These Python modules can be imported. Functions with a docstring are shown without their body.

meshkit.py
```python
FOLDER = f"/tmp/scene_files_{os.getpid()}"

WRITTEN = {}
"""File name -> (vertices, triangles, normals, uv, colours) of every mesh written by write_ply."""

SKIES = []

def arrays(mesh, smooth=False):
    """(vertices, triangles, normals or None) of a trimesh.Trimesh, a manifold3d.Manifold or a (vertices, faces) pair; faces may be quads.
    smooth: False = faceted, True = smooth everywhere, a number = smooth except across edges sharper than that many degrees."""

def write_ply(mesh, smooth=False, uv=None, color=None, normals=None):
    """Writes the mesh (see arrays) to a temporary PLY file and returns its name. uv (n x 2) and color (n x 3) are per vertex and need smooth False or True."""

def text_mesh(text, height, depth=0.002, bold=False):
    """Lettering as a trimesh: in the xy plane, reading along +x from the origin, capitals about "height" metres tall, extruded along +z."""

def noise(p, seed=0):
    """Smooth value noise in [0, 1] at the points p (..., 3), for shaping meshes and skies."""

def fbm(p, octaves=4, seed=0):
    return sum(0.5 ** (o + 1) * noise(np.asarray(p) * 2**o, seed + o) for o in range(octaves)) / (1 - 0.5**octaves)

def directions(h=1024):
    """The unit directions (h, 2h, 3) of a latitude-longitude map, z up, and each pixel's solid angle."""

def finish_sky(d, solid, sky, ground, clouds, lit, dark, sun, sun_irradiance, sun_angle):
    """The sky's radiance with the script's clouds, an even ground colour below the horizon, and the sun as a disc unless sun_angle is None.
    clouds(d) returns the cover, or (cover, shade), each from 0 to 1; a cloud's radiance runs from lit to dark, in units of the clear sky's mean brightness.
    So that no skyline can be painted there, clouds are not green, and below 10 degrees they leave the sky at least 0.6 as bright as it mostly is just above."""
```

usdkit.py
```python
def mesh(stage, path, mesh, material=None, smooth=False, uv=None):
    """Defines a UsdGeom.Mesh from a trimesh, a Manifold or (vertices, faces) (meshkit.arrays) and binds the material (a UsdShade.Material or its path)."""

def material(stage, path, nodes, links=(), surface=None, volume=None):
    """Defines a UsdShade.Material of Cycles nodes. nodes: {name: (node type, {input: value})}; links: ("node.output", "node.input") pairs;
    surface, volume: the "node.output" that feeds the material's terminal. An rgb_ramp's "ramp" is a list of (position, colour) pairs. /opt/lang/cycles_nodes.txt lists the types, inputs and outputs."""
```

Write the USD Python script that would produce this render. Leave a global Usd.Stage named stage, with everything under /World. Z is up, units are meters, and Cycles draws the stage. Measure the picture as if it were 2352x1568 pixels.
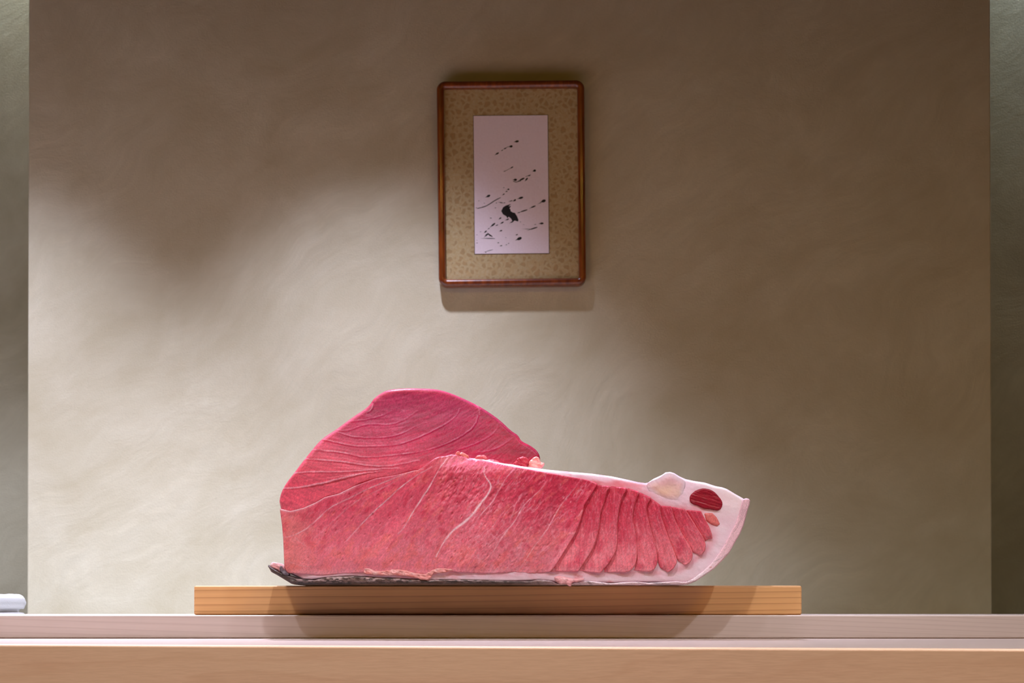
import math, random
import numpy as np
import trimesh, shapely
from shapely.geometry import Polygon, LineString
from shapely import affinity
from scipy.spatial import Delaunay, cKDTree
import usdkit, meshkit
from pxr import Usd, UsdGeom, UsdLux, UsdShade, Sdf, Gf, Vt

random.seed(7)
np.random.seed(7)
stage = Usd.Stage.CreateInMemory()
UsdGeom.SetStageUpAxis(stage, UsdGeom.Tokens.z)
UsdGeom.SetStageMetersPerUnit(stage, 1.0)
UsdGeom.Xform.Define(stage, '/World')
UsdGeom.Scope.Define(stage, '/World/Looks')

# ------------------------------------------------------------------ camera
SHELF_Z = 0.785                       # top of the raised counter shelf
CAM_Z = SHELF_Z + 0.009
PITCH = math.radians(0.45)
FOCAL, APER = 50.0, 36.0
FPX = 2352 * FOCAL / APER
HORIZON = 1398.0
PPY = HORIZON - FPX * math.tan(PITCH)  # principal point row
cam = UsdGeom.Camera.Define(stage, '/World/camera')
cam.CreateFocalLengthAttr(FOCAL)
cam.CreateHorizontalApertureAttr(APER)
cam.CreateVerticalApertureAttr(APER * 1568 / 2352)
cam.CreateVerticalApertureOffsetAttr((PPY - 784) / 2352 * APER)
cam.CreateFStopAttr(10.0)
cam.CreateFocusDistanceAttr(2.04)
cam.CreateClippingRangeAttr((0.05, 100.0))
cam.AddTranslateOp().Set(Gf.Vec3d(0, 0, CAM_Z))
cam.AddRotateXOp().Set(90 + math.degrees(PITCH))
cam.CreateExposureAttr(0.0)


def P(px, py, Y):
    """The point at distance Y in front of the camera's wall-parallel plane that is seen at pixel (px, py)."""
    px, py, Y = np.broadcast_arrays(np.asarray(px, float), np.asarray(py, float), np.asarray(Y, float))
    dx, dz = (px - 1176) / FPX, (PPY - py) / FPX
    ry = math.cos(PITCH) - dz * math.sin(PITCH)
    rz = math.sin(PITCH) + dz * math.cos(PITCH)
    return np.stack([dx * Y / ry, Y, CAM_Z + rz * Y / ry], -1)


# ------------------------------------------------------------------ lights
WALL_Y = 3.2


def spot(name, loc, power, color, angle, soft, radius=0.04, target=None):
    l = UsdLux.SphereLight.Define(stage, '/World/' + name)
    l.CreateIntensityAttr(power)
    l.CreateNormalizeAttr(True)
    l.CreateRadiusAttr(radius)
    l.CreateColorAttr(Gf.Vec3f(*color))
    s = UsdLux.ShapingAPI.Apply(l.GetPrim())
    s.CreateShapingConeAngleAttr(angle)
    s.CreateShapingConeSoftnessAttr(soft)
    l.AddTranslateOp().Set(Gf.Vec3d(*loc))
    if target is not None:
        d = np.array(target, float) - np.array(loc, float)
        d /= np.linalg.norm(d)
        pitch = math.degrees(math.atan2(d[1], -d[2]))
        l.AddRotateXOp().Set(pitch)
        l.AddRotateYOp().Set(-math.degrees(math.asin(d[0])))
    return l


def disk(name, loc, power, color, radius):
    l = UsdLux.DiskLight.Define(stage, '/World/' + name)
    l.CreateIntensityAttr(power)
    l.CreateNormalizeAttr(True)
    l.CreateRadiusAttr(radius)
    l.CreateColorAttr(Gf.Vec3f(*color))
    l.AddTranslateOp().Set(Gf.Vec3d(*loc))
    return l


WARMW = (1.0, 0.9, 0.78)
for i, (x, pw) in enumerate([(-0.30, 64), (-1.20, 73), (-2.10, 78)]):  # lamps out of view; the third placed to light left alcove and lower wall
    spot('unseen_wall_spotlight' + ('_%03d' % i if i else ''), (x, WALL_Y - 0.62, 2.637), pw, (0.95, 1.01, 1.32), 36.6, 0.82)
for i, (x, pw) in enumerate([(-1.0, 14.5), (-0.05, 16.5), (0.9, 17.5), (-1.95, 5), (1.85, 8)]):  # lamps out of view; outer two placed for left wall and right shelf end
    spot('unseen_counter_spotlight' + ('_%03d' % i if i else ''), (x, 1.12, 2.40), pw, (0.95, 0.98, 1.08), 63, 0.8, 0.03)
for i, x in enumerate([-1.2, 1.2]):  # added warm fill out of view, brightens counter fronts and the dark wall
    disk('added_fill_light' + ('_%03d' % i if i else ''), (x, 0.1, 2.6), 4.8, (1.0, 0.64, 0.10), 0.25)
disk('unseen_alcove_light', (-1.33, 3.46, 2.735), 2.2, (0.90, 1.04, 1.16), 0.035)  # out of view, placed to light the recessed wall at the left edge
disk('unseen_alcove_light_001', (1.42, 3.46, 2.735), 1.95, (0.84, 1.02, 1.24), 0.035)  # out of view, placed to light the recessed wall at the right edge

# ------------------------------------------------------------------ helpers
USED = {}


def numbered(path):
    n = USED.get(path, 0)
    USED[path] = n + 1
    return path if n == 0 else '%s_%03d' % (path, n)


def lin(c):
    c = np.asarray(c, float) / 255.0
    return np.where(c <= 0.04045, c / 12.92, ((c + 0.055) / 1.055) ** 2.4)


def L(*c):
    return tuple(float(v) for v in lin(c))


def tag(prim, label=None, category=None, group=None, kind=None):
    p = prim.GetPrim() if hasattr(prim, 'GetPrim') else prim
    for k, v in (('label', label), ('category', category), ('group', group), ('kind', kind)):
        if v:
            p.SetCustomDataByKey(k, v)
    return p


def obj(name, mesh, mat, parent=None, smooth=30, label=None, color=None, **kw):
    path = numbered((str(parent.GetPath()) if parent is not None else '/World') + '/' + name)
    m = usdkit.mesh(stage, path, mesh, mat, smooth=smooth)
    if color is not None:
        UsdGeom.PrimvarsAPI(m).CreatePrimvar('tint', Sdf.ValueTypeNames.Color3fArray, 'vertex').Set(
            Vt.Vec3fArray.FromNumpy(np.ascontiguousarray(color, np.float32)))
    tag(m, label=label, **kw)
    return m


def thing(name, label, category, loc=(0, 0, 0), group=None, kind=None):
    x = UsdGeom.Xform.Define(stage, numbered('/World/' + name))
    if any(loc):
        x.AddTranslateOp().Set(Gf.Vec3d(*loc))
    tag(x, label, category, group, kind)
    return x


def rbox(lo, hi, r=0.003, seg=3):
    """A box with rounded edges."""
    lo, hi = np.array(lo, float), np.array(hi, float)
    b = trimesh.creation.icosphere(subdivisions=seg, radius=r)
    v = b.vertices.copy()
    c, h = (lo + hi) / 2, (hi - lo) / 2 - r
    pts = np.concatenate([v + c + h * np.array(s) for s in np.ndindex(2, 2, 2) for s in [np.array(s) * 2 - 1]])
    return trimesh.convex.convex_hull(pts)


def box(lo, hi):
    lo, hi = np.array(lo, float), np.array(hi, float)
    m = trimesh.creation.box(hi - lo)
    m.apply_translation((lo + hi) / 2)
    return m


def sstep(a, b, x):
    t = np.clip((np.asarray(x, float) - a) / (b - a), 0, 1)
    return t * t * (3 - 2 * t)


def mat(name, nodes, links, surface='p.BSDF'):
    return usdkit.material(stage, '/World/Looks/' + name, nodes, links, surface=surface)


# ------------------------------------------------------------------ materials
def wood(name, base, dark, rings, slope=0.0, rough=0.5, contrast=0.6, fine=1.0, blotch=0.25, seedz=0.0, wob=3.5, stretch=0.7):
    """Long-grained wood; the grain runs along x, the growth lines stack along z (and, slower, along y)."""
    b, d = np.array(L(*base)), np.array(L(*dark))
    return mat(name, {
        'g': ('geometry', {}),
        'rot': ('mapping', {'rotation': (0, slope, 0), 'location': (seedz, seedz, seedz)}),
        'm1': ('mapping', {'scale': (stretch, 3.0, 16.0)}),
        'n1': ('noise_texture', {'scale': 1.0, 'detail': 2.0, 'roughness': 0.5}),
        'sep': ('separate_xyz', {}),
        'zr': ('math', {'math_type': 'multiply', 'value2': rings}),
        'yz': ('math', {'math_type': 'multiply_add', 'value2': rings * 0.35}),
        'saw': ('math', {'math_type': 'multiply_add', 'value2': wob}),
        'fr': ('math', {'math_type': 'fraction'}),
        'r1': ('rgb_ramp', {'ramp': [(0.0, (0, 0, 0)), (0.55, (0.06, .06, .06)), (0.80, (0.35, .35, .35)), (0.90, (1, 1, 1)), (0.95, (0.6, .6, .6)), (1.0, (0, 0, 0))]}),
        'm2': ('mapping', {'scale': (5.0, 200.0, 420.0)}),
        'n2': ('noise_texture', {'scale': 1.0, 'detail': 3, 'roughness': 0.6}),
        'm3': ('mapping', {'scale': (1.6, 4.0, 22.0)}),
        'n3': ('noise_texture', {'scale': 1.0, 'detail': 3}),
        'fv': ('map_range', {'from_min': 0.3, 'from_max': 0.65, 'to_min': 0.25, 'to_max': 1.0, 'clamp': True}),
        'f0': ('math', {'math_type': 'multiply'}),
        'f1': ('math', {'math_type': 'multiply', 'value2': contrast}),
        'c1': ('mix', {'color1': tuple(b), 'color2': tuple(d)}),
        'f2': ('map_range', {'from_min': 0.35, 'from_max': 0.75, 'to_min': 0.0, 'to_max': 0.3 * fine, 'clamp': True}),
        'c2': ('mix', {'color2': tuple(b * 0.45 + d * 0.4)}),
        'f3': ('map_range', {'from_min': 0.35, 'from_max': 0.7, 'to_min': 0.0, 'to_max': blotch, 'clamp': True}),
        'c3': ('mix', {'color2': tuple(np.minimum(b * np.array([1.1, 1.1, 1.1]), 1))}),
        'bp': ('bump', {'strength': 0.12, 'distance': 0.0006}),
        'p': ('principled_bsdf', {'roughness': rough, 'specular_ior_level': 0.35}),
    }, [('g.position', 'rot.vector'), ('rot.vector', 'm1.vector'), ('rot.vector', 'm2.vector'), ('rot.vector', 'm3.vector'), ('rot.vector', 'sep.vector'),
        ('m1.vector', 'n1.vector'), ('sep.z', 'zr.value1'), ('sep.y', 'yz.value1'), ('zr.value', 'yz.value3'), ('n1.fac', 'saw.value1'), ('yz.value', 'saw.value3'),
        ('saw.value', 'fr.value1'), ('fr.value', 'r1.fac'),
        ('m2.vector', 'n2.vector'), ('m3.vector', 'n3.vector'), ('n3.fac', 'fv.value'), ('r1.color', 'f0.value1'), ('fv.result', 'f0.value2'), ('f0.value', 'f1.value1'), ('f1.value', 'c1.fac'),
        ('n2.fac', 'f2.value'), ('f2.result', 'c2.fac'), ('c1.color', 'c2.color1'),
        ('n3.fac', 'f3.value'), ('f3.result', 'c3.fac'), ('c2.color', 'c3.color1'), ('c3.color', 'p.base_color'),
        ('n2.fac', 'bp.height'), ('bp.normal', 'p.normal')])


BOARD = wood('board_wood', (222, 170, 116), (136, 78, 36), 105.0, slope=0.012, contrast=0.8, rough=0.5, blotch=0.3, seedz=3.3)
SHELF = wood('shelf_wood', (198, 180, 173), (148, 121, 114), 120.0, slope=-0.03, contrast=0.5, rough=0.45, blotch=0.5, seedz=1.7, wob=5)  # pinkish cast of surrounding light and fish is put into this colour
LEDGE = wood('ledge_wood', (252, 206, 178), (228, 176, 144), 34.0, slope=0.012, contrast=0.65, rough=0.42, blotch=0.7, fine=1.7, seedz=5.1, wob=5, stretch=1.5)
LEDGETOP = wood('ledge_top_wood', (182, 162, 155), (150, 130, 122), 60.0, slope=0.0, contrast=0.4, rough=0.4, blotch=0.5, seedz=8.1, wob=5)


def plaster(name, a, b, strength=0.35):
    a, b = L(*a), L(*b)
    return mat(name, {
        'g': ('geometry', {}),
        'w': ('noise_texture', {'scale': 1.6, 'detail': 3, 'roughness': 0.55}),
        'wv': ('vector_math', {'math_type': 'scale', 'scale': 0.5}),
        'add': ('vector_math', {'math_type': 'add'}),
        'rm': ('mapping', {'rotation': (0, 0.6, 0)}),
        'm': ('mapping', {'scale': (2.2, 1.0, 5.0)}),
        'n1': ('noise_texture', {'scale': 2.0, 'detail': 7, 'roughness': 0.66}),
        'n2': ('noise_texture', {'scale': 3.2, 'detail': 5, 'roughness': 0.6, 'distortion': 0.6}),
        'mxn': ('mix_float', {'fac': 0.5}),
        'rr': ('rgb_ramp', {'ramp': [(0.33, b), (0.5, tuple(0.5 * (np.array(a) + np.array(b)))), (0.66, a)]}),
        'n3': ('noise_texture', {'scale': 260.0, 'detail': 3, 'roughness': 0.6}),
        'hm': ('math', {'math_type': 'multiply_add', 'value2': 0.22}),
        'r4': ('mapping', {'rotation': (0, 0.75, 0)}),
        'm4': ('mapping', {'scale': (9.0, 1.0, 60.0)}),
        'n4': ('noise_texture', {'scale': 1.0, 'detail': 5, 'roughness': 0.65}),
        'k4': ('map_range', {'from_min': 0.45, 'from_max': 0.6, 'to_min': 0.0, 'to_max': 1.0, 'clamp': True}),
        's4': ('map_range', {'from_min': 0.3, 'from_max': 0.7, 'to_min': -0.05, 'to_max': 0.05, 'clamp': True}),
        'x4': ('math', {'math_type': 'multiply'}),
        'g4': ('math', {'math_type': 'multiply_add', 'value2': 0.10, 'value3': 0.95}),
        'a4': ('math', {'math_type': 'add'}),
        'v4': ('vector_math', {'math_type': 'scale'}),
        'h4': ('math', {'math_type': 'multiply_add', 'value2': 1.5}),
        'bp': ('bump', {'strength': strength, 'distance': 0.004}),
        'p': ('principled_bsdf', {'roughness': 0.75, 'specular_ior_level': 0.25}),
    }, [('g.position', 'w.vector'), ('w.color', 'wv.vector1'), ('wv.vector', 'add.vector1'), ('g.position', 'add.vector2'),
        ('add.vector', 'rm.vector'), ('rm.vector', 'm.vector'), ('m.vector', 'n1.vector'), ('g.position', 'n2.vector'), ('n1.fac', 'mxn.a'), ('n2.fac', 'mxn.b'),
        ('mxn.result', 'rr.fac'), ('rr.color', 'v4.vector1'), ('v4.vector', 'p.base_color'),
        ('add.vector', 'r4.vector'), ('r4.vector', 'm4.vector'), ('m4.vector', 'n4.vector'), ('n4.fac', 's4.value'), ('n2.fac', 'k4.value'), ('s4.result', 'x4.value1'), ('k4.result', 'x4.value2'),
        ('n3.fac', 'g4.value1'), ('x4.value', 'a4.value1'), ('g4.value', 'a4.value2'), ('a4.value', 'v4.scale'), ('x4.value', 'h4.value1'), ('hm.value', 'h4.value3'), ('g.position', 'n3.vector'), ('n3.fac', 'hm.value1'), ('n1.fac', 'hm.value3'),
        ('h4.value', 'bp.height'), ('bp.normal', 'p.normal')])


PLASTER = plaster('olive_plaster', (210, 202, 178), (188, 177, 148), 0.5)
PLASTER2 = plaster('grey_plaster', (206, 200, 176), (176, 168, 142), 0.5)
CEIL = mat('ceiling_wood', {'p': ('principled_bsdf', {'base_color': L(74, 42, 10), 'roughness': 0.7})}, [])  # unseen ceiling, brown chosen to warm the bounced light
SIDEM = mat('side_wall_wood', {'p': ('principled_bsdf', {'base_color': L(90, 52, 14), 'roughness': 0.6})}, [])  # unseen walls, brown chosen to keep the bounced light warm and low
FLOORM = mat('floor_stone', {'g': ('geometry', {}), 'n': ('noise_texture', {'scale': 5, 'detail': 4}),
                             'r': ('rgb_ramp', {'ramp': [(0.3, L(58, 46, 34)), (0.7, L(78, 62, 46))]}), 'p': ('principled_bsdf', {'roughness': 0.5})},
             [('g.position', 'n.vector'), ('n.fac', 'r.fac'), ('r.color', 'p.base_color')])  # unseen floor, toned dark to hold the bounce down

# ------------------------------------------------------------------ the room
xL, xR = P(62, 1412, WALL_Y)[0], P(2279, 1412, WALL_Y)[0]
CEIL_Z = 2.75


def struct(name, mesh, m, label, category, smooth=30):
    return obj(name, mesh, m, None, smooth, label, category=category, kind='structure')


struct('floor', box((-2.6, -2.6, -0.1), (2.6, 4.1, 0)), FLOORM, 'unseen dark stone floor of the restaurant', 'floor')
struct('ceiling', box((-2.6, -2.6, CEIL_Z), (2.6, 4.1, CEIL_Z + 0.1)), CEIL, 'unseen brown ceiling above the counter', 'ceiling')
struct('wall_back', box((-2.6, 3.50, 0), (2.6, 4.1, CEIL_Z)), PLASTER2, 'grey-green plaster wall behind the olive wall, seen at both picture edges', 'wall')
struct('wall_left', box((-2.7, -2.6, 0), (-2.6, 4.1, CEIL_Z)), SIDEM, 'unseen brown wooden wall at the left end of the room', 'wall')
struct('wall_right', box((2.6, -2.6, 0), (2.7, 4.1, CEIL_Z)), SIDEM, 'unseen brown wooden wall at the right end of the room', 'wall')
struct('wall_front', box((-2.6, -2.7, 0), (2.6, -2.6, CEIL_Z)), SIDEM, 'unseen brown wooden wall behind the guests', 'wall')
struct('wall_center', rbox((xL, WALL_Y, 0), (xR, WALL_Y + 0.22, CEIL_Z - 0.0), 0.004), PLASTER,
       'olive beige trowelled plaster wall with the framed picture hung on it', 'wall')

# ------------------------------------------------------------------ counter
SHELF_Y = 2.095
LEDGE_Z = P(1176, 1466, SHELF_Y)[2]
shelf = obj('counter_shelf', rbox((-2.3, SHELF_Y, LEDGE_Z), (2.3, 2.52, SHELF_Z), 0.0025), SHELF, None, 30,
            'long pale wooden raised shelf under the cutting board, pinkish light cast put into its colour', category='counter shelf')
# the guests' counter: a thick plank whose front edge comes a little nearer to the right
led = thing('counter_ledge', 'thick tan wooden counter plank along the bottom of the picture, below the raised shelf', 'counter')


def ledge_y(px, py):
    return (CAM_Z - LEDGE_Z) / ((CAM_Z - P(px, py, 1.0)[2]) / 1.0)


xa, ya = -2.3, None
pl, pr = (0, 1479.5), (2352, 1490.5)
A = P(*pl, ledge_y(*pl)); B = P(*pr, ledge_y(*pr))
sl = (B[1] - A[1]) / (B[0] - A[0])
n = 400
xs = np.linspace(-2.3, 2.3, n)
yf = A[1] + sl * (xs - A[0]) + 0.004 * (meshkit.fbm(np.stack([xs * 3, 0 * xs, 0 * xs], -1), 3, 5) - 0.5)
r = 0.003
TH = 0.16
AP = 0.022


def strip(stations):
    """A long plank that follows the front line: stations are (offset from the front line or absolute y, z)."""
    rows = np.array([np.stack([xs, np.full(n, yy) if ab else yf + yy, np.full(n, zz)], -1) for ab, yy, zz in stations])
    V, K, tris = rows.reshape(-1, 3), len(stations), []
    for k in range(K):
        k2 = (k + 1) % K
        for i in range(n - 1):
            a, b, c, d = k * n + i, k2 * n + i, k2 * n + i + 1, k * n + i + 1
            tris += [(a, b, c), (a, c, d)]
    for i in (0, n - 1):
        ring = [k * n + i for k in range(K)]
        for k in range(1, K - 1):
            tris.append((ring[0], ring[k], ring[k + 1]) if i else (ring[0], ring[k + 1], ring[k]))
    m = trimesh.Trimesh(V, np.array(tris), process=False)
    m.fix_normals()
    return m


ang = np.linspace(0, math.pi / 2, 6)
obj('front_apron', strip([(0, AP, LEDGE_Z)] + [(0, r - r * math.sin(a), LEDGE_Z - r + r * math.cos(a)) for a in ang] + [(0, 0.0, LEDGE_Z - TH), (0, AP, LEDGE_Z - TH)]), LEDGE, led, 40)
obj('plank', strip([(1, 2.52, LEDGE_Z), (0, AP, LEDGE_Z), (0, AP, LEDGE_Z - 0.05), (1, 2.52, LEDGE_Z - 0.05)]), LEDGETOP, led, 40, 'pale pinkish top of the counter')
obj('base_panel', box((-2.3, 1.95, 0), (2.3, 2.5, LEDGE_Z - 0.05)), LEDGE, led, False)

STEEL = mat('pale_grey_top', {'p': ('principled_bsdf', {'base_color': L(168, 170, 168), 'roughness': 0.45})}, [])  # unseen surface, grey chosen to bounce neutral light up the lower wall
# back worktop behind the counter (unseen, just below the line of sight), the towel rests on it
WORK_Z = CAM_Z - 0.0225
work = obj('unseen_worktop', rbox((-2.5, 2.72, 0.0), (2.5, WALL_Y - 0.002, WORK_Z), 0.003), STEEL, None, 30,
           'low unseen pale grey worktop against the olive wall under the white towel', category='worktop')

# ------------------------------------------------------------------ cutting board
BOARD_Y = 2.115
b0, b1 = P(445, 1412, BOARD_Y), P(1842, 1344.5, BOARD_Y)
BOARD_TOP = b1[2]
board = obj('cutting_board', rbox((b0[0], BOARD_Y, SHELF_Z), (b1[0], BOARD_Y + 0.38, BOARD_TOP), 0.0032), BOARD, None, 30,
            'thick orange wooden cutting board under the tuna', category='cutting board')

# ------------------------------------------------------------------ framed picture
GLASS = mat('picture_glass', {'t': ('transparent_bsdf', {'color': (1.0, 1.0, 1.0)}), 'g': ('glossy_bsdf', {'roughness': 0.03, 'color': (1, 1, 1)}),
                              'f': ('layer_weight', {'blend': 0.5}), 'pw': ('math', {'math_type': 'power', 'value2': 5.0}), 'ma': ('math', {'math_type': 'multiply_add', 'value2': 0.2, 'value3': 0.008}),
                              'm': ('mix_closure', {})},
            [('f.facing', 'pw.value1'), ('pw.value', 'ma.value1'), ('ma.value', 'm.fac'), ('t.BSDF', 'm.closure1'), ('g.BSDF', 'm.closure2')], surface='m.closure')
FRAMEM = mat('lacquered_frame_wood', {'g': ('geometry', {}), 'm': ('mapping', {'scale': (30, 30, 4)}), 'n': ('noise_texture', {'scale': 4, 'detail': 4}),
                                      'r': ('rgb_ramp', {'ramp': [(0.3, L(92, 34, 8)), (0.7, L(140, 66, 20))]}),
                                      'p': ('principled_bsdf', {'roughness': 0.3, 'coat_weight': 0.5, 'coat_roughness': 0.12})},
             [('g.position', 'm.vector'), ('m.vector', 'n.vector'), ('n.fac', 'r.fac'), ('r.color', 'p.base_color')])
MATM = mat('brocade', {'g': ('geometry', {}), 'w': ('noise_texture', {'scale': 60, 'detail': 2}), 'ws': ('vector_math', {'math_type': 'scale', 'scale': 0.012}),
                       'a': ('vector_math', {'math_type': 'add'}), 'v': ('voronoi_texture', {'scale': 75, 'feature': 'distance_to_edge'}),
                       'v2': ('voronoi_texture', {'scale': 150, 'feature': 'f1'}),
                       'r': ('rgb_ramp', {'ramp': [(0.0, L(190, 172, 132)), (0.12, L(196, 178, 138)), (0.24, L(166, 142, 98)), (0.5, L(176, 146, 100))]}),
                       'c2': ('mix', {'color2': L(182, 148, 98)}), 'mr': ('map_range', {'from_min': 0.2, 'from_max': 0.75, 'to_min': 0.0, 'to_max': 0.5, 'clamp': True}),
                       'wv': ('wave_texture', {'scale': 700, 'bands_direction': 'diagonal'}),
                       'b': ('bump', {'strength': 0.3, 'distance': 0.0005}), 'rg': ('map_range', {'from_min': 0.0, 'from_max': 0.25, 'to_min': 0.35, 'to_max': 0.7, 'clamp': True}),
                       'p': ('principled_bsdf', {'specular_ior_level': 0.5, 'sheen_weight': 0.2})},
           [('g.position', 'w.vector'), ('w.color', 'ws.vector1'), ('ws.vector', 'a.vector1'), ('g.position', 'a.vector2'), ('a.vector', 'v.vector'), ('a.vector', 'v2.vector'),
            ('v.distance', 'r.fac'), ('r.color', 'c2.color1'), ('v2.distance', 'mr.value'), ('mr.result', 'c2.fac'), ('c2.color', 'p.base_color'), ('g.position', 'wv.vector'),
            ('v.distance', 'b.height'), ('b.normal', 'p.normal'), ('v.distance', 'rg.value'), ('rg.result', 'p.roughness')])
PAPER = mat('picture_paper', {'g': ('geometry', {}), 'n': ('noise_texture', {'scale': 300, 'detail': 3}),
                              'r': ('rgb_ramp', {'ramp': [(0.3, L(244, 228, 238)), (0.7, L(250, 236, 246))]}), 'p': ('principled_bsdf', {'roughness': 0.8, 'specular_ior_level': 0.2})},
            [('g.position', 'n.vector'), ('n.fac', 'r.fac'), ('r.color', 'p.base_color')])
INK = mat('black_ink', {'p': ('principled_bsdf', {'base_color': L(16, 10, 22), 'roughness': 0.6})}, [])
EDGEM = mat('paper_edge', {'p': ('principled_bsdf', {'base_color': L(70, 58, 40), 'roughness': 0.7})}, [])

FY = WALL_Y - 0.030               # the plane of the picture's front edge
SW = FPX / FY
FCX, FCY = 1177.0, 419.5
fo = P(FCX, 655, FY)
LEAN = math.radians(0.9)
ROLL = math.radians(0.55)


def fr(px, py, y=0.0):
    """Picture pixel -> frame-local (x, y, z): origin at the bottom centre of the frame, y towards the wall."""
    px, py = np.asarray(px, float), np.asarray(py, float)
    return np.stack([(px - FCX) / SW, np.full_like(px, y), (655 - py) / SW], -1)


pic = UsdGeom.Xform.Define(stage, '/World/framed_picture')
pic.AddTranslateOp().Set(Gf.Vec3d(*map(float, fo)))
pic.AddRotateYOp().Set(-math.degrees(ROLL))
pic.AddRotateXOp().Set(math.degrees(LEAN))
tag(pic, 'brown framed ink painting with gold brocade mount hung on the olive wall', 'picture')


def rrect(cx, cz, hw, hh, r, k=10):
    pts = []
    for (sx, sz, a0) in ((1, 1, 0), (-1, 1, 90), (-1, -1, 180), (1, -1, 270)):
        for a in np.linspace(a0, a0 + 90, k):
            a = math.radians(a)
            pts.append((cx + sx * (hw - r) + r * math.cos(a), cz + sz * (hh - r) + r * math.sin(a)))
    return np.array(pts)


HW, HH = 340 / 2 / SW, 471 / 2 / SW
CZ = HH
W_ = 16.5 / SW
prof = [(0.0, 0.025), (0.0, 0.006)]
for a in np.linspace(180, 0, 12):
    prof.append((W_ / 2 + W_ / 2 * math.cos(math.radians(a)), 0.007 - 0.008 * math.sin(math.radians(a))))
prof += [(W_, 0.012), (W_, 0.025)]
loops = []
for ins, yy in prof:
    q = rrect(0, CZ, HW - ins, HH - ins, max(0.019 - ins * 0.95, 0.002))
    loops.append(np.stack([q[:, 0], np.full(len(q), yy), q[:, 1]], -1))
m_ = len(loops[0])
V = np.concatenate(loops)
F = []
for k in range(len(loops)):
    k2 = (k + 1) % len(loops)
    for i in range(m_):
        j = (i + 1) % m_
        F += [(k * m_ + i, k * m_ + j, k2 * m_ + j), (k * m_ + i, k2 * m_ + j, k2 * m_ + i)]
fm = trimesh.Trimesh(V, np.array(F), process=False)
fm.fix_normals()
obj('frame', fm, FRAMEM, pic, 50)
ix, iz = HW - W_ * 0.9, HH - W_ * 0.9
obj('mount', box((-ix, 0.0130, CZ - iz), (ix, 0.022, CZ + iz)), MATM, pic, False, 'gold beige brocade mount')
obj('glass_pane', box((-ix, 0.0075, CZ - iz), (ix, 0.0090, CZ + iz)), GLASS, pic, False)
pa, pb = fr(1091, 579, 0), fr(1262, 261.5, 0)
obj('paper_border', box((pa[0] - .0012, 0.0125, pa[2] - .0012), (pb[0] + .0012, 0.0131, pb[2] + .0012)), EDGEM, pic, False, 'thin dark line around the paper')
paper = obj('paper', box((pa[0], 0.0118, pa[2]), (pb[0], 0.0126, pb[2])), PAPER, pic, False, 'white paper with black ink marks')


def c7(x, y):
    return 1080 + np.asarray(x, float) / 5.225, 300 + np.asarray(y, float) / 5.225


ink = [Polygon([(500, 862), (440, 880), (405, 900), (380, 945), (400, 985), (440, 1010), (455, 1035), (470, 1015), (500, 1040), (515, 1075), (545, 1062), (580, 1075), (588, 1055), (570, 1010),
                (545, 970), (520, 965), (495, 950), (490, 925), (480, 915), (500, 885), (468, 893)])]
rng = random.Random(3)


def dab(x, y, ln, w, ang):
    e = affinity.scale(shapely.Point(0, 0).buffer(1, 12), ln / 2, w / 2)
    t = Polygon([(-ln * 0.95, ln * 0.02), (-ln * 0.2, -w * 0.35), (ln * 0.1, w * 0.35)])
    return affinity.translate(affinity.rotate(e.union(t.buffer(0)), ang, origin=(0, 0)), x, y)


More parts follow.
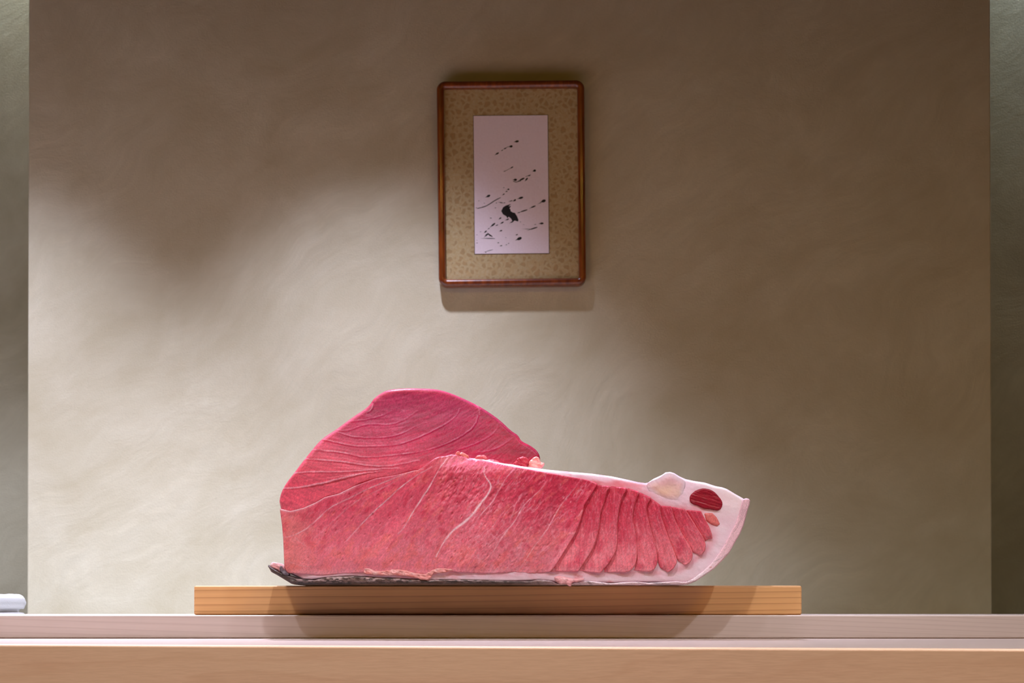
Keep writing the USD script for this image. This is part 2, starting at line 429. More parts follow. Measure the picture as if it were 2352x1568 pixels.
for d in [(578, 111, 46, 24, -10), (507, 170, 38, 26, -10), (435, 194, 30, 14, -25), (400, 216, 24, 9, -25), (340, 254, 44, 18, -30),
          (515, 423, 34, 14, -30), (426, 468, 22, 8, -15), (788, 464, 32, 28, -20), (722, 522, 28, 14, -20), (690, 566, 42, 18, -50),
          (636, 565, 66, 20, -25), (555, 572, 38, 28, 0), (470, 686, 24, 18, -10), (448, 711, 22, 12, -20), (412, 745, 28, 12, -30),
          (228, 764, 48, 26, -25), (620, 790, 56, 24, -15), (545, 818, 34, 20, -30), (500, 826, 40, 10, -15), (380, 845, 44, 10, 12), (420, 848, 22, 8, -10),
          (893, 830, 52, 34, -20), (768, 898, 62, 16, -22), (655, 946, 90, 14, -17), (592, 968, 26, 10, -10), (368, 1033, 30, 16, -35), (392, 1086, 38, 16, -28),
          (282, 1110, 62, 20, -38), (328, 1116, 30, 10, -25), (228, 1156, 22, 9, -35), (868, 1100, 44, 22, -5), (770, 1158, 100, 14, -17), (700, 1166, 80, 5, 3),
          (376, 1183, 30, 15, -18), (596, 1280, 60, 34, -22), (567, 1233, 24, 12, -15), (342, 1328, 20, 9, 0), (376, 1363, 26, 11, -10), (440, 1352, 20, 6, -20),
          (466, 1336, 16, 7, -20), (235, 1420, 90, 6, -15), (190, 1440, 14, 10, 0), (240, 1275, 130, 9, 2), (200, 1235, 50, 14, -40), (235, 1232, 46, 14, 50), (255, 1242, 46, 12, 40),
          (190, 1192, 34, 16, -40), (210, 1225, 36, 16, -20), (255, 1030, 22, 8, 0), (312, 907, 16, 7, 0), (85, 1328, 16, 7, 0), (85, 1230, 10, 6, 0), (112, 822, 12, 5, 0),
          (178, 850, 18, 4, 0), (82, 905, 12, 8, 0), (324, 848, 14, 8, 0), (130, 1193, 14, 6, 0), (612, 1080, 14, 5, 20), (650, 1113, 12, 4, 20), (790, 1112, 22, 6, -10), (85, 1295, 12, 4, 0),
          (455, 1048, 40, 14, -20), (510, 1078, 44, 14, -25), (415, 666, 14, 6, 0), (434, 1268, 12, 5, 0), (850, 855, 44, 5, -20)]:
    ink.append(dab(*d))
line = [(95, 912), (150, 900), (200, 884), (245, 858), (300, 822), (345, 798), (372, 786)]
for (a, b) in zip(line[:-1], line[1:]):
    ink.append(LineString([a, b]).buffer(4.0 + rng.random() * 2))
ink.append(LineString([(432, 192), (470, 174), (505, 172)]).buffer(2.5))
ink.append(LineString([(420, 470), (470, 447), (520, 420)]).buffer(2))
ink.append(LineString([(530, 590), (560, 600), (620, 585)]).buffer(4))
ink.append(LineString([(680, 535), (740, 515)]).buffer(2.5))
u = shapely.union_all([p.buffer(0) for p in ink])
specks = []
for g in sorted(getattr(u, 'geoms', [u]), key=lambda g: -g.area):
    q = np.array(g.exterior.coords)
    X, Y = c7(q[:, 0], q[:, 1])
    loc = fr(X, Y)
    pg = Polygon(loc[:, [0, 2]]).buffer(0)
    if pg.is_empty or pg.geom_type != 'Polygon':
        continue
    e = trimesh.creation.extrude_polygon(pg, 0.0003, engine='earcut')
    v = e.vertices
    e = trimesh.Trimesh(np.stack([v[:, 0], 0.0117 + 0.0003 - v[:, 2], v[:, 1]], -1), e.faces, process=False)
    e.fix_normals()
    if g.area > 3000:
        obj('ink_blot', e, INK, pic, False, 'large black ink blot')
    elif max(np.ptp(X), np.ptp(Y)) > 6:
        obj('ink_stroke', e, INK, pic, False)
    else:
        specks.append(e)
obj('ink_specks', trimesh.util.concatenate(specks), INK, pic, False, 'tiny ink specks', kind='stuff')

# ------------------------------------------------------------------ the tuna
FISH_Y = 2.04


def flesh_mat(name, rough, fine, bump, sss, spec=0.5, scale=900.0, coat=0.0, rad=(1.0, 0.35, 0.25)):
    return mat(name, {
        'a': ('attribute', {'attribute': 'tint'}),
        'g': ('geometry', {}),
        'rm': ('mapping', {'rotation': (0, 0.95, 0)}),
        'm': ('mapping', {'scale': (0.6, 1.0, 1.0)}),
        'n': ('noise_texture', {'scale': scale, 'detail': 3, 'roughness': 0.65}),
        'n2': ('noise_texture', {'scale': 260.0, 'detail': 3, 'roughness': 0.6}),
        'mr': ('map_range', {'from_min': 0.3, 'from_max': 0.7, 'to_min': 1.0 - fine, 'to_max': 1.0 + fine, 'clamp': True}),
        'vm': ('vector_math', {'math_type': 'scale'}),
        'hm': ('math', {'math_type': 'multiply_add', 'value2': 0.5}),
        'b': ('bump', {'strength': bump, 'distance': 0.0009}),
        'p': ('principled_bsdf', {'roughness': rough, 'specular_ior_level': spec, 'subsurface_weight': sss, 'subsurface_scale': 0.004,
                                  'subsurface_radius': rad, 'coat_weight': coat, 'coat_roughness': 0.25}),
    }, [('g.position', 'rm.vector'), ('rm.vector', 'm.vector'), ('m.vector', 'n.vector'), ('m.vector', 'n2.vector'), ('n.fac', 'mr.value'), ('a.color', 'vm.vector1'), ('mr.result', 'vm.scale'),
        ('vm.vector', 'p.base_color'), ('n.fac', 'hm.value1'), ('n2.fac', 'hm.value3'), ('hm.value', 'b.height'), ('b.normal', 'p.normal')])


FLESH = flesh_mat('tuna_flesh', 0.42, 0.20, 0.32, 0.10, spec=0.3, scale=460.0)
FATM = flesh_mat('tuna_fat', 0.34, 0.04, 0.3, 0.25, rad=(1.0, 0.75, 0.7))
SKINM = flesh_mat('tuna_skin', 0.4, 0.2, 0.6, 0.0, 0.5)


def c1(*pts):      # crop coordinates -> picture pixels
    return [(580 + x / 3.015, 860 + y / 3.015) for x, y in pts]


def c2(*pts):
    return [(1150 + x / 3.485, 1000 + y / 3.485) for x, y in pts]


def nz(px, py, sx, sy, ang=0.0, seed=0, octv=3):
    c, s = math.cos(ang), math.sin(ang)
    u, v = c * px + s * py, -s * px + c * py
    return meshkit.fbm(np.stack([u / sx, v / sy, np.full_like(u, 3.7)], -1), octv, seed)


def spline(pts, step=3.0, closed=False):
    """A smooth curve through the points."""
    from scipy.interpolate import splprep, splev
    p = np.array(pts, float)
    if closed:
        p = np.vstack([p, p[:1]])
    tck, _ = splprep(p.T, s=0, per=closed, k=min(3, len(p) - 1))
    ln = np.hypot(*np.diff(p, axis=0).T).sum()
    q = np.array(splev(np.linspace(0, 1, max(8, int(ln / step))), tck)).T
    return q


class Lines:
    """Distance to a set of curves, and the weight of the nearest."""

    def __init__(self, curves):
        P_, W, N = [], [], []
        for c, w in curves:
            q = spline(c, 0.8)
            t = np.linspace(0, 1, len(q))
            P_.append(q)
            W.append(w * (0.25 + 0.75 * np.sin(np.pi * np.clip(t, 0.05, 0.95)) ** 0.5))
            tg = np.gradient(q, axis=0)
            nn = np.stack([-tg[:, 1], tg[:, 0]], -1)
            nn *= np.where(nn[:, 1:] < 0, -1, 1) / np.maximum(np.linalg.norm(nn, axis=1, keepdims=True), 1e-9)
            N.append(nn)
        self.t, self.w, self.n, self.p = cKDTree(np.concatenate(P_)), np.concatenate(W), np.concatenate(N), np.concatenate(P_)

    def signed(self, px, py):
        """Distance to the nearest curve, positive below it, and its weight."""
        wob = np.stack([px + 2.2 * (nz(px, py, 9, 9, 0, 91, 2) - .5), py + 2.2 * (nz(px, py, 9, 9, 0, 92, 2) - .5)], -1)
        d, i = self.t.query(wob)
        return d * np.sign(((wob - self.p[i]) * self.n[i]).sum(-1)), self.w[i]

    def at(self, px, py):
        wob = np.stack([px + 2.2 * (nz(px, py, 9, 9, 0, 91, 2) - .5), py + 2.2 * (nz(px, py, 9, 9, 0, 92, 2) - .5)], -1)
        d, i = self.t.query(wob)
        return d, self.w[i]


def solid(poly, depth, tint, step=2.0, rr=3.0, rd=0.004, back=0.02, taper=1.0, rings=4, lower=0.0, side=None, floor=False):
    """A solid part whose front is the height field depth(px, py) -> y over the traced outline, with rounded edges, real sides and a back."""
    poly = poly if poly.geom_type == 'Polygon' else max(poly.geoms, key=lambda g: g.area)
    ring = LineString(poly.exterior.coords)
    nb = max(16, int(ring.length / step))
    bd = shapely.get_coordinates(shapely.line_interpolate_point(ring, np.arange(nb) / nb, normalized=True))
    if Polygon(bd).exterior.is_ccw:
        bd = bd[::-1]
    x0, y0, x1, y1 = poly.bounds
    gx, gy = np.meshgrid(np.arange(x0, x1, step), np.arange(y0, y1, step * 0.866))
    gx = gx + (np.arange(len(gy)) % 2)[:, None] * step / 2
    pts = np.stack([gx.ravel(), gy.ravel()], -1)
    inner = poly.buffer(-0.55 * step)
    pts = pts[shapely.contains_xy(inner, pts[:, 0], pts[:, 1])]
    # some more points close to the edge for the rounding
    pts = np.vstack([bd, pts])
    tri = Delaunay(pts).simplices
    cen = pts[tri].mean(1)
    tri = tri[shapely.contains_xy(Polygon(bd).buffer(0.02), cen[:, 0], cen[:, 1])]
    a, b, c = pts[tri[:, 0]], pts[tri[:, 1]], pts[tri[:, 2]]
    ar = (b[:, 0] - a[:, 0]) * (c[:, 1] - a[:, 1]) - (b[:, 1] - a[:, 1]) * (c[:, 0] - a[:, 0])
    tri = tri[np.abs(ar) > 1e-6]
    ar = ar[np.abs(ar) > 1e-6]
    tri[ar < 0] = tri[ar < 0][:, ::-1]
    tri = tri[:, ::1]
    px, py = pts[:, 0], pts[:, 1]
    dist = cKDTree(shapely.get_coordinates(shapely.line_interpolate_point(ring, np.arange(0, ring.length, step * .4)))).query(pts)[0]
    dist[:nb] = 0
    t = np.clip(dist / rr, 0, 1)
    y = depth(px, py) + rd * (1 - np.sqrt(np.clip(1 - (1 - t) ** 2, 0, 1)))
    W = P(px, py, y)
    col = lin(np.clip(tint(px, py), 0, 255))
    N0 = len(W)
    rim = W[:nb]
    cen3 = rim.mean(0)
    verts, cols, faces = [W], [col], [tri]
    prev = np.arange(nb)
    for k in range(1, rings + 1):
        f = k / rings
        sc = 1 + (taper - 1) * f ** 2
        q = rim.copy()
        q[:, 0] = cen3[0] + (rim[:, 0] - cen3[0]) * sc
        q[:, 2] = rim[:, 2].min() + (rim[:, 2] - rim[:, 2].min()) * (1 + (taper - 1) * f ** 2)
        yb = rim[:, 1].max() + back if taper != 1.0 or lower else rim[:, 1] + back
        q[:, 1] = rim[:, 1] + (yb - rim[:, 1]) * f
        idx = sum(len(v) for v in verts) + np.arange(nb)
        verts.append(q)
        cols.append(col[:nb] if side is None else lin(np.clip(side(px[:nb], py[:nb], f), 0, 255)))
        nxt, pn = np.roll(idx, -1), np.roll(prev, -1)
        faces += [np.stack([prev, pn, nxt], 1), np.stack([prev, nxt, idx], 1)]
        prev = idx
    tb = Delaunay(bd).simplices
    cb = bd[tb].mean(1)
    tb = tb[shapely.contains_xy(Polygon(bd), cb[:, 0], cb[:, 1])]
    faces.append(prev[tb])
    V, C, F = np.concatenate(verts), np.concatenate(cols), np.concatenate(faces)
    if floor:
        V[:, 2] = np.maximum(V[:, 2], BOARD_TOP + 0.0003)
    m = trimesh.Trimesh(V, F, process=False)
    m.fix_normals()
    if (m.face_normals[:len(tri)] * m.area_faces[:len(tri), None]).sum(0)[1] > 0:
        m.invert()
    return m, C


def mixc(a, b, t):
    return np.asarray(a, float) * (1 - t[:, None]) + np.asarray(b, float) * t[:, None]


tuna = thing('tuna_block', 'large raw pink and crimson tuna belly block with skin lying on the cutting board', 'tuna')


def part(name, poly, mat_, depth, tint, label=None, parent=None, **kw):
    m, c = solid(poly, depth, tint, **kw)
    return obj(name, m, mat_, parent or tuna, True, label, color=c)


# --- outlines
lobe_top = [(642, 1152), (652, 1119), (676, 1085.5), (696, 1059), (717.6, 1032.5), (739, 1009), (772, 986), (799, 966), (825, 948), (842, 936), (850, 928), (857, 918),
            (872, 905), (885, 898), (912, 893), (938, 891.5), (971, 892), (1001, 894), (1031, 901.5), (1064, 915), (1097, 931), (1127, 949.5), (1157, 973), (1180, 993),
            (1189.6, 1000), (1196, 1010), (1210, 1019), (1221.5, 1025.5), (1232, 1034), (1238, 1043), (1240.6, 1053.6), (1239, 1066)]
seam = c1((190, 925), (260, 940), (350, 920), (440, 880), (500, 845), (600, 820), (700, 770), (850, 715), (1000, 690), (1120, 660)) + [(960, 1078)]
ridge = [(973, 1070), (985.5, 1061), (998, 1052), (1007, 1048.5), (1024, 1046.6), (1036.5, 1043), (1047, 1044), (1057, 1045), (1075, 1051), (1087.5, 1052), (1107, 1052), (1123, 1055.5),
         (1138.6, 1060), (1158, 1064), (1177, 1066), (1196, 1070), (1228, 1074), (1260, 1078.4), (1308, 1083), (1356.6, 1087), (1405, 1093.5), (1440, 1101), (1465.5, 1107), (1482, 1109)]
knob = [(1488.5, 1108), (1501, 1099), (1516.5, 1092), (1523, 1088.7), (1528, 1084.5), (1539.5, 1083.3), (1548.4, 1086), (1561, 1093.8), (1575, 1100)]
top_right = [(1593, 1104), (1618.6, 1107.8), (1644, 1116), (1659, 1118.7), (1669.6, 1122.5), (1688.7, 1134), (1706.6, 1144)]
outer_right = [(1714, 1143.5), (1720.6, 1145.5), (1723, 1149), (1722, 1157), (1718, 1169.7), (1708, 1206.7), (1700, 1225.5), (1687.4, 1247), (1674.7, 1270), (1659.4, 1286.7), (1640, 1306),
               (1618.6, 1321), (1599.4, 1334), (1583, 1341), (1572, 1344)]
left_edge = [(660, 1316), (653, 1303), (652, 1275), (650.6, 1241), (648, 1208), (643.5, 1175)]

lobe_veins = Lines([(c1((415, 525), (520, 535), (640, 550), (760, 575), (900, 570), (1050, 555), (1200, 530)), .55),
                    (c1((370, 590), (500, 600), (620, 610), (760, 630), (900, 640), (1000, 630), (1150, 600)), .7),
                    (c1((300, 690), (450, 680), (580, 680), (700, 675), (830, 665), (1000, 655)), .6),
                    (c1((480, 455), (600, 480), (720, 500), (860, 500), (1000, 490), (1150, 440), (1260, 390), (1350, 340), (1420, 280), (1440, 240)), .6),
                    (c1((580, 385), (700, 380), (800, 350), (950, 350), (1080, 300), (1140, 260)), .4),
                    (c1((580, 400), (750, 440), (900, 440), (1000, 425), (1100, 380), (1200, 340)), .45),
                    (c1((1550, 220), (1565, 280), (1550, 340), (1480, 410), (1350, 480), (1200, 530)), .55),
                    (c1((1705, 340), (1690, 390), (1630, 440), (1500, 500), (1350, 550)), .4),
                    (c1((1809, 440), (1700, 510), (1560, 545)), .35),
                    (c1((655, 330), (760, 320), (860, 300), (960, 260)), .35),
                    (c1((840, 200), (830, 240), (800, 265)), .9),
                    (c1((215, 795), (300, 790), (400, 775), (500, 755), (600, 730), (720, 700), (900, 672)), 1.0)])
belly_veins = Lines([(c1((215, 1125), (290, 1110), (380, 1060), (450, 1000), (540, 920), (650, 865), (760, 810), (900, 750), (1050, 690), (1180, 650)), .8),
                     (c1((430, 1130), (520, 1050), (640, 940), (750, 860), (850, 810), (950, 760), (1050, 700)), .45),
                     (c1((650, 1150), (760, 1030), (850, 940), (950, 850), (1050, 760), (1150, 690), (1240, 640)), .95),
                     (c1((1010, 1100), (1060, 1040), (1100, 970), (1170, 860), (1240, 750), (1290, 660), (1360, 570)), 1.1),
                     (c1((1270, 1260), (1320, 1170), (1400, 1070), (1480, 1010), (1560, 920), (1620, 840), (1650, 770), (1610, 700), (1610, 650)), 1.5),
                     (c1((1560, 1000), (1590, 960), (1660, 880), (1700, 800)), .9),
                     (c2((640, 350), (560, 460), (480, 560), (400, 700), (350, 780), (290, 860), (220, 960), (160, 1060)), .7),
                     (c2((360, 370), (300, 450), (220, 520), (160, 600), (110, 690), (50, 760), (0, 830), (-60, 930)), .8),
                     (c2((110, 270), (60, 320), (20, 380), (-30, 470)), .6),
                     (c1((240, 1290), (330, 1320), (430, 1330)), .3),
                     (c1((290, 1120), (330, 1160), (380, 1190)), .35)])
belly_edge_seam = Lines([(seam, 1.0)])


seam_arr = spline(seam, 2)
seam_arr = seam_arr[np.argsort(seam_arr[:, 0])]
seam_x, seam_yy = seam_arr[:, 0], seam_arr[:, 1]


def bend(px):
    return 0.010 * sstep(1630, 1722, px)


def lobe_depth(px, py):
    g = 0.028 * sstep(1100, 900, py) + 0.062 * sstep(900, 1210, px) * sstep(1200, 1060, py)
    cc = py + 0.0014 * (px - 850) ** 2
    d, w = lobe_veins.signed(px, py)
    fib = nz(px * 0.12, cc, 9, 4.5, 0, 11, 3) - .5
    # the muscle layers lie over each other like shelves: proud above a vein, recessed below it
    shelf = np.where(d < 0, -0.45 * np.exp(d / 16.0), np.exp(-np.abs(d) / 6.0)) * np.tanh(np.abs(d) / 0.8)
    g = g + 0.004 * sstep(0, 5, py - np.interp(px, seam_x, seam_yy)) + 0.006 * sstep(690, 640, px)
    return FISH_Y + 0.0006 + g + (0.0009 + 0.0006 * sstep(900, 780, px)) * shelf * w * (0.5 + nz(px, py, 26, 16, 0, 17, 2)) - 0.0005 * fib - 0.0018 * (nz(px, py, 60, 26, -.15, 12, 2) - .5) - 0.0006 * (nz(px, py, 9, 6, -.2, 19, 2) - .5)


lobe_arr = spline(lobe_top, 2)
lobe_arr = lobe_arr[np.argsort(lobe_arr[:, 0])]
lobe_x, lobe_yy = lobe_arr[:, 0], lobe_arr[:, 1]


def lobe_tint(px, py):
    cc = py + 0.0014 * (px - 850) ** 2
    a = sstep(1125, 985, py + 0.22 * (1000 - px))
    c = mixc((216, 82, 106), (190, 34, 82), a)
    c = mixc(c, (224, 92, 112), np.exp(-np.abs(py - np.interp(px, seam_x, seam_yy)) / 26.0) * .8 * sstep(985, 850, px))
    c = mixc(c, (188, 58, 100), sstep(1010, 930, py))
    c = mixc(c, (160, 24, 54), sstep(1040, 1230, px) * 0.7)
    st = nz(px * 0.10, cc, 7, 3.5, 0, 13, 3)
    c = c * (1 + 0.22 * (st[:, None] - .5)) * (1 + 0.30 * (nz(px, py, 38, 14, -.1, 16, 3)[:, None] - .5))
    c = mixc(c, (214, 110, 140), np.clip((nz(px * .3, cc, 16, 5, 0, 14, 3) - .62) * 2.0, 0, .18))
    edge = np.abs(np.interp(px, lobe_x, lobe_yy) - py)
    c = mixc(c, (226, 80, 96), np.exp(-(edge / 9.0) ** 2) * .55 * sstep(1150, 900, px))
    d, w = lobe_veins.signed(px, py)
    c = mixc(c, (240, 176, 194), np.clip(np.exp(-((d + 2.9) / 1.4) ** 2) * w * (2.4 * nz(px, py, 18, 18, 0, 15, 2) - .05) * (0.8 + 0.6 * sstep(860, 740, px)), 0, .72))
    return c


poly_lobe = Polygon(list(spline(lobe_top, 3)) + [(1230, 1100), (1100, 1110), (1010, 1120), (900, 1140), (800, 1165), (700, 1200), (655, 1200), (646, 1172)]).buffer(0)
part('back_muscle', poly_lobe, FLESH, lobe_depth, lobe_tint, 'crimson back muscle standing behind the pink belly', step=1.7, rr=8, rd=0.007, back=0.13, taper=0.86, rings=6, floor=True)


# --- fat base of the belly wall (everything else sits on it)
def fat_depth(px, py):
    return FISH_Y + 0.004 + 0.0012 * (nz(px, py, 30, 14, .3, 21, 3) - .5) * 2 + bend(px) + 0.012 * sstep(700, 640, px) + 0.015 * sstep(1092, 1040, py) * sstep(960, 1050, px)


flesh_t = cKDTree(np.concatenate([spline(c2((400, 1090), (625, 1088), (800, 1102), (1010, 1094), (1190, 1092), (1335, 1096), (1478, 1040), (1590, 960), (1697, 834), (1650, 690)), 2),
                                  spline(c2((640, 350), (775, 390), (1025, 415), (1115, 445), (1215, 495), (1285, 556), (1478, 588), (1605, 603)), 2), spline([(700, 1318), (900, 1315), (1100, 1317), (1270, 1314)], 2)]))


def fat_tint(px, py):
    c = mixc((250, 226, 240), (244, 202, 220), nz(px, py, 34, 16, .5, 22, 3))
    c = mixc(c, (236, 150, 168), np.exp(-(flesh_t.query(np.stack([px, py], -1))[0] / 9.0) ** 2) * .75 * nz(px, py, 14, 14, 0, 24, 2) * 1.4)
    c = mixc(c, (250, 226, 228), sstep(1560, 1720, px) * sstep(1230, 1130, py) * .8)
    c = mixc(c, (228, 120, 130), np.clip((nz(px, py, 26, 12, .2, 23, 3) - .56) * 3, 0, .55) * sstep(1500, 1420, px))
    c = mixc(c, (206, 160, 166), sstep(1312, 1335, py) * .25)
    c = mixc(c, (224, 86, 104), sstep(1104, 1078, px) * sstep(1110, 1080, py) * .95)
    c = mixc(c, (246, 186, 196), sstep(1330, 1200, px) * sstep(1110, 1095, py) * .6)
    c = mixc(c, (238, 130, 146), np.exp(-(((px - 1440) / 60) ** 2 + ((py - 1112) / 8) ** 2)) * .6)
    return c


poly_fat = Polygon([(x, y + 3) for x, y in seam[2:]] + ridge + knob + top_right + [(1713, 1152), (1708, 1180), (1699, 1212), (1680, 1250), (1656, 1282), (1625, 1310), (1600, 1327), (1578, 1339)]
                   + [(1552, 1337), (1400, 1338), (1279, 1337), (1240, 1333), (1180, 1336), (995, 1333), (880, 1329), (804, 1324.5), (740, 1329), (700, 1332)] + [(x + 4, y) for x, y in left_edge]).buffer(0)
part('fat_layer', poly_fat, FATM, fat_depth, fat_tint, 'white and pink fat around the muscle', step=2.2, rr=5, rd=0.006, back=0.17, taper=0.9, rings=6, floor=True)

# --- belly flesh left of the flakes
seams = [c2((775, 395), (720, 480), (670, 560), (640, 680), (600, 780), (540, 880), (490, 960), (440, 1040), (400, 1090)),
         c2((895, 405), (840, 490), (826, 545), (805, 600), (795, 690), (780, 780), (740, 900), (680, 1000), (625, 1085)),
         c2((1025, 420), (970, 510), (945, 620), (935, 750), (935, 850), (915, 940), (860, 1030), (800, 1100)),
         c2((1115, 450), (1070, 560), (1060, 640), (1075, 760), (1090, 880), (1090, 980), (1060, 1060), (1010, 1092)),
         c2((1215, 500), (1170, 600), (1185, 680), (1210, 780), (1240, 890), (1256, 1000), (1240, 1055), (1190, 1090)),
         c2((1285, 560), (1285, 640), (1310, 720), (1350, 830), (1390, 930), (1411, 1005), (1395, 1050), (1335, 1094)),
         c2((1370, 566), (1400, 680), (1450, 780), (1500, 860), (1536, 935), (1530, 990), (1478, 1038)),
         c2((1478, 590), (1550, 700), (1600, 780), (1638, 855), (1636, 920), (1590, 958)),
         c2((1605, 605), (1650, 690), (1688, 775), (1697, 832))]
lefts = [None,
         c2((780, 410), (735, 490), (690, 560), (660, 680), (620, 790), (560, 890), (500, 985), (450, 1090)),
         c2((905, 410), (860, 500), (830, 610), (815, 700), (800, 790), (765, 900), (710, 1000), (650, 1080)),
         c2((1030, 430), (985, 520), (962, 630), (955, 750), (955, 860), (930, 960), (880, 1045), (872, 1080)),
         c2((1125, 470), (1085, 560), (1072, 640), (1090, 760), (1108, 890), (1108, 960), (1085, 1030), (1070, 1075)),
         c2((1225, 535), (1185, 590), (1200, 680), (1225, 780), (1256, 890), (1268, 980), (1280, 1050), (1325, 1090)),
         c2((1300, 560), (1305, 640), (1330, 740), (1370, 840), (1410, 930), (1424, 985), (1455, 1028)),
         c2((1385, 575), (1420, 680), (1470, 780), (1522, 865), (1552, 930), (1588, 957)),
         c2((1480, 595), (1560, 690), (1612, 775), (1650, 812), (1690, 832))]

belly_top = [(p[0], p[1] + 1.0) for p in seam] + [(973, 1070.5), (985.5, 1061.5), (998, 1052.5), (1007, 1049), (1024, 1047), (1036.5, 1043.5), (1047, 1044.5), (1060, 1046.5), (1075, 1053), (1090, 1056), (1110, 1057.5), (1140, 1064),
                                                   (1175, 1071), (1210, 1077), (1260, 1086), (1300, 1093), (1330, 1098), (1350, 1102), (1371, 1110)]
belly_bottom = [(1285, 1312), (1262, 1313), (1230, 1317), (1180, 1314), (1120, 1317), (1070, 1315), (1030, 1312), (990, 1320), (950, 1316), (900, 1314), (840, 1314), (790, 1317), (740, 1321), (690, 1317)]
poly_belly = Polygon(belly_top + seams[0][0:] + belly_bottom + left_edge).buffer(0)
FX, FYY = 1012.0, 1052.0
pit_rng = np.random.RandomState(5)
pits = np.array([(x, y) for x, y in zip(1010 + 95 * pit_rng.rand(90), 1075 + 75 * pit_rng.rand(90))])
pits2 = np.array([(1113, 1185), (1118, 1178), (1107, 1190), (1134, 1133), (1128, 1139), (1065, 1285), (1058, 1290), (1238, 1155), (1200, 1150)])
pits = np.vstack([pits, pits2, np.stack([700 + 560 * pit_rng.rand(70), 1130 + 170 * pit_rng.rand(70)], -1)])
pit_r = np.concatenate([1.2 + 1.6 * pit_rng.rand(90), np.full(len(pits2), 3.0), 0.8 + 1.0 * pit_rng.rand(70)])
pit_tree = cKDTree(np.stack([pits[:, 0] * 0.83 - pits[:, 1] * 0.55, (pits[:, 0] * 0.55 + pits[:, 1] * 0.83)], -1) * np.array([1, 1]))


def pit_at(px, py):
    # elongated along the fibres (down-left)
    u, v = px * 0.83 + py * 0.55, -px * 0.55 + py * 0.83
    pu, pv = pits[:, 0] * 0.83 + pits[:, 1] * 0.55, -pits[:, 0] * 0.55 + pits[:, 1] * 0.83
    t = cKDTree(np.stack([pu, pv / 2.6], -1))
    d, i = t.query(np.stack([u, v / 2.6], -1))
    return np.exp(-(d / pit_r[i]) ** 2)


def streak(px, py, seed, w=5.0, ln=45.0):
    a = np.arctan2(py - FYY, FX - px)
    rad = np.hypot(px - FX, py - FYY)
    fan = meshkit.fbm(np.stack([a * 150 / w * 1.0, rad / ln, 0 * a + .3], -1), 3, seed)
    st = nz(px, py, ln, w, math.radians(-56), seed + 1, 3)
    k = sstep(860, 990, px)
    return fan * (1 - k) + st * k


s1_tree = cKDTree(spline(seams[0], 1))


def belly_depth(px, py):
    d, w = belly_veins.at(px, py)
    y = FISH_Y - 0.0005 - 0.0007 * (streak(px, py, 31, 6, 30) - .5) * 2 - 0.0024 * (nz(px, py, 70, 40, -.9, 33, 2) - .5) * 2
    rough = sstep(930, 1080, px)
    y = y - (0.0008 + 0.0014 * rough) * (nz(px, py, 11, 7, -.9, 34, 3) - .5)
    ds, ws = belly_veins.signed(px, py)
    y = y + 0.0004 * np.where(ds < 0, -np.exp(ds / 7.0), np.exp(-np.abs(ds) / 7.0)) * np.tanh(np.abs(ds) / 1.2) * np.minimum(ws, 1) * sstep(1000, 940, px) + 0.0016 * pit_at(px, py)
    y = y - 0.0022 * np.exp(-(s1_tree.query(np.stack([px, py], -1))[0] / 9.0) ** 2)
    y = y + 0.014 * sstep(1090, 1040, py) * sstep(960, 1050, px) + 0.006 * sstep(690, 640, px)
    y = y + 0.0035 * sstep(1285, 1330, py)
    return y


def belly_tint(px, py):
    low = sstep(1120, 1300, py + .10 * (px - 900))
    c = mixc((216, 80, 106), (228, 122, 140), low)
    c = mixc(c, (232, 92, 112), np.exp(-(((px - 985) / 60) ** 2 + ((py - 1085) / 34) ** 2)) * .6)
    c = mixc(c, (230, 134, 128), sstep(760, 645, px) * sstep(1120, 1220, py) * .7)
    c = mixc(c, (196, 44, 74), sstep(1080, 1260, px) * sstep(1280, 1130, py) * .75)
    c = c * (1 + 0.16 * (streak(px, py, 35, 6, 26)[:, None] - .5))
    c = mixc(c, (236, 156, 166), np.clip((streak(px, py, 37, 4.0, 16) - .62) * 2.4, 0, .34))
    c = mixc(c, (196, 60, 84), np.clip((nz(px, py, 12, 7, -.9, 38, 3) - .58) * 2.4, 0, .45) * sstep(900, 1060, px))
    c = mixc(c, (240, 176, 186), np.clip((nz(px, py, 9, 5, -1.0, 39, 3) - .64) * 4, 0, .6) * sstep(960, 1080, px))
    c = c * (1 + 0.20 * (nz(px, py, 70, 34, -.9, 104, 2)[:, None] - .5))
    c = mixc(c, (232, 116, 112), np.clip((nz(px, py, 22, 10, -.8, 105, 3) - .55) * 3, 0, .45))
    c = mixc(c, (186, 40, 66), np.clip((nz(px, py, 20, 9, -.95, 106, 3) - .56) * 3, 0, .45) * sstep(1330, 1180, py))
    n1 = nz(px, py, 34, 9, math.radians(-54), 101, 3)
    ridge_ = np.clip(1 - np.abs(2 * n1 - 1) * 9.0, 0, 1) * np.clip((nz(px, py, 30, 22, -.9, 102, 2) - .36) * 4, 0, 1)
    c = mixc(c, (240, 168, 186), ridge_ * (.22 + .40 * sstep(1000, 1130, px)))
    c = mixc(c, (226, 104, 100), np.clip((nz(px, py, 42, 20, -.8, 103, 3) - .52) * 3, 0, .38) * sstep(1180, 1290, py))
    d, w = belly_veins.at(px, py)
    wd = 1.35 + 2.0 * np.clip(w - .95, 0, 1)
    c = mixc(c, (250, 210, 222), np.clip(np.exp(-(d / wd) ** 2) * w * (.25 + 1.15 * nz(px, py, 12, 12, 0, 40, 2)), 0, .9))
    d2, _ = belly_edge_seam.at(px, py)
    c = mixc(c, (242, 190, 204), np.exp(-(d2 / 3.8) ** 2) * .9 * (0.35 + 0.65 * sstep(900, 760, px)))
    c = mixc(c, (232, 168, 182), sstep(1300, 1320, py) * .5)
    return c


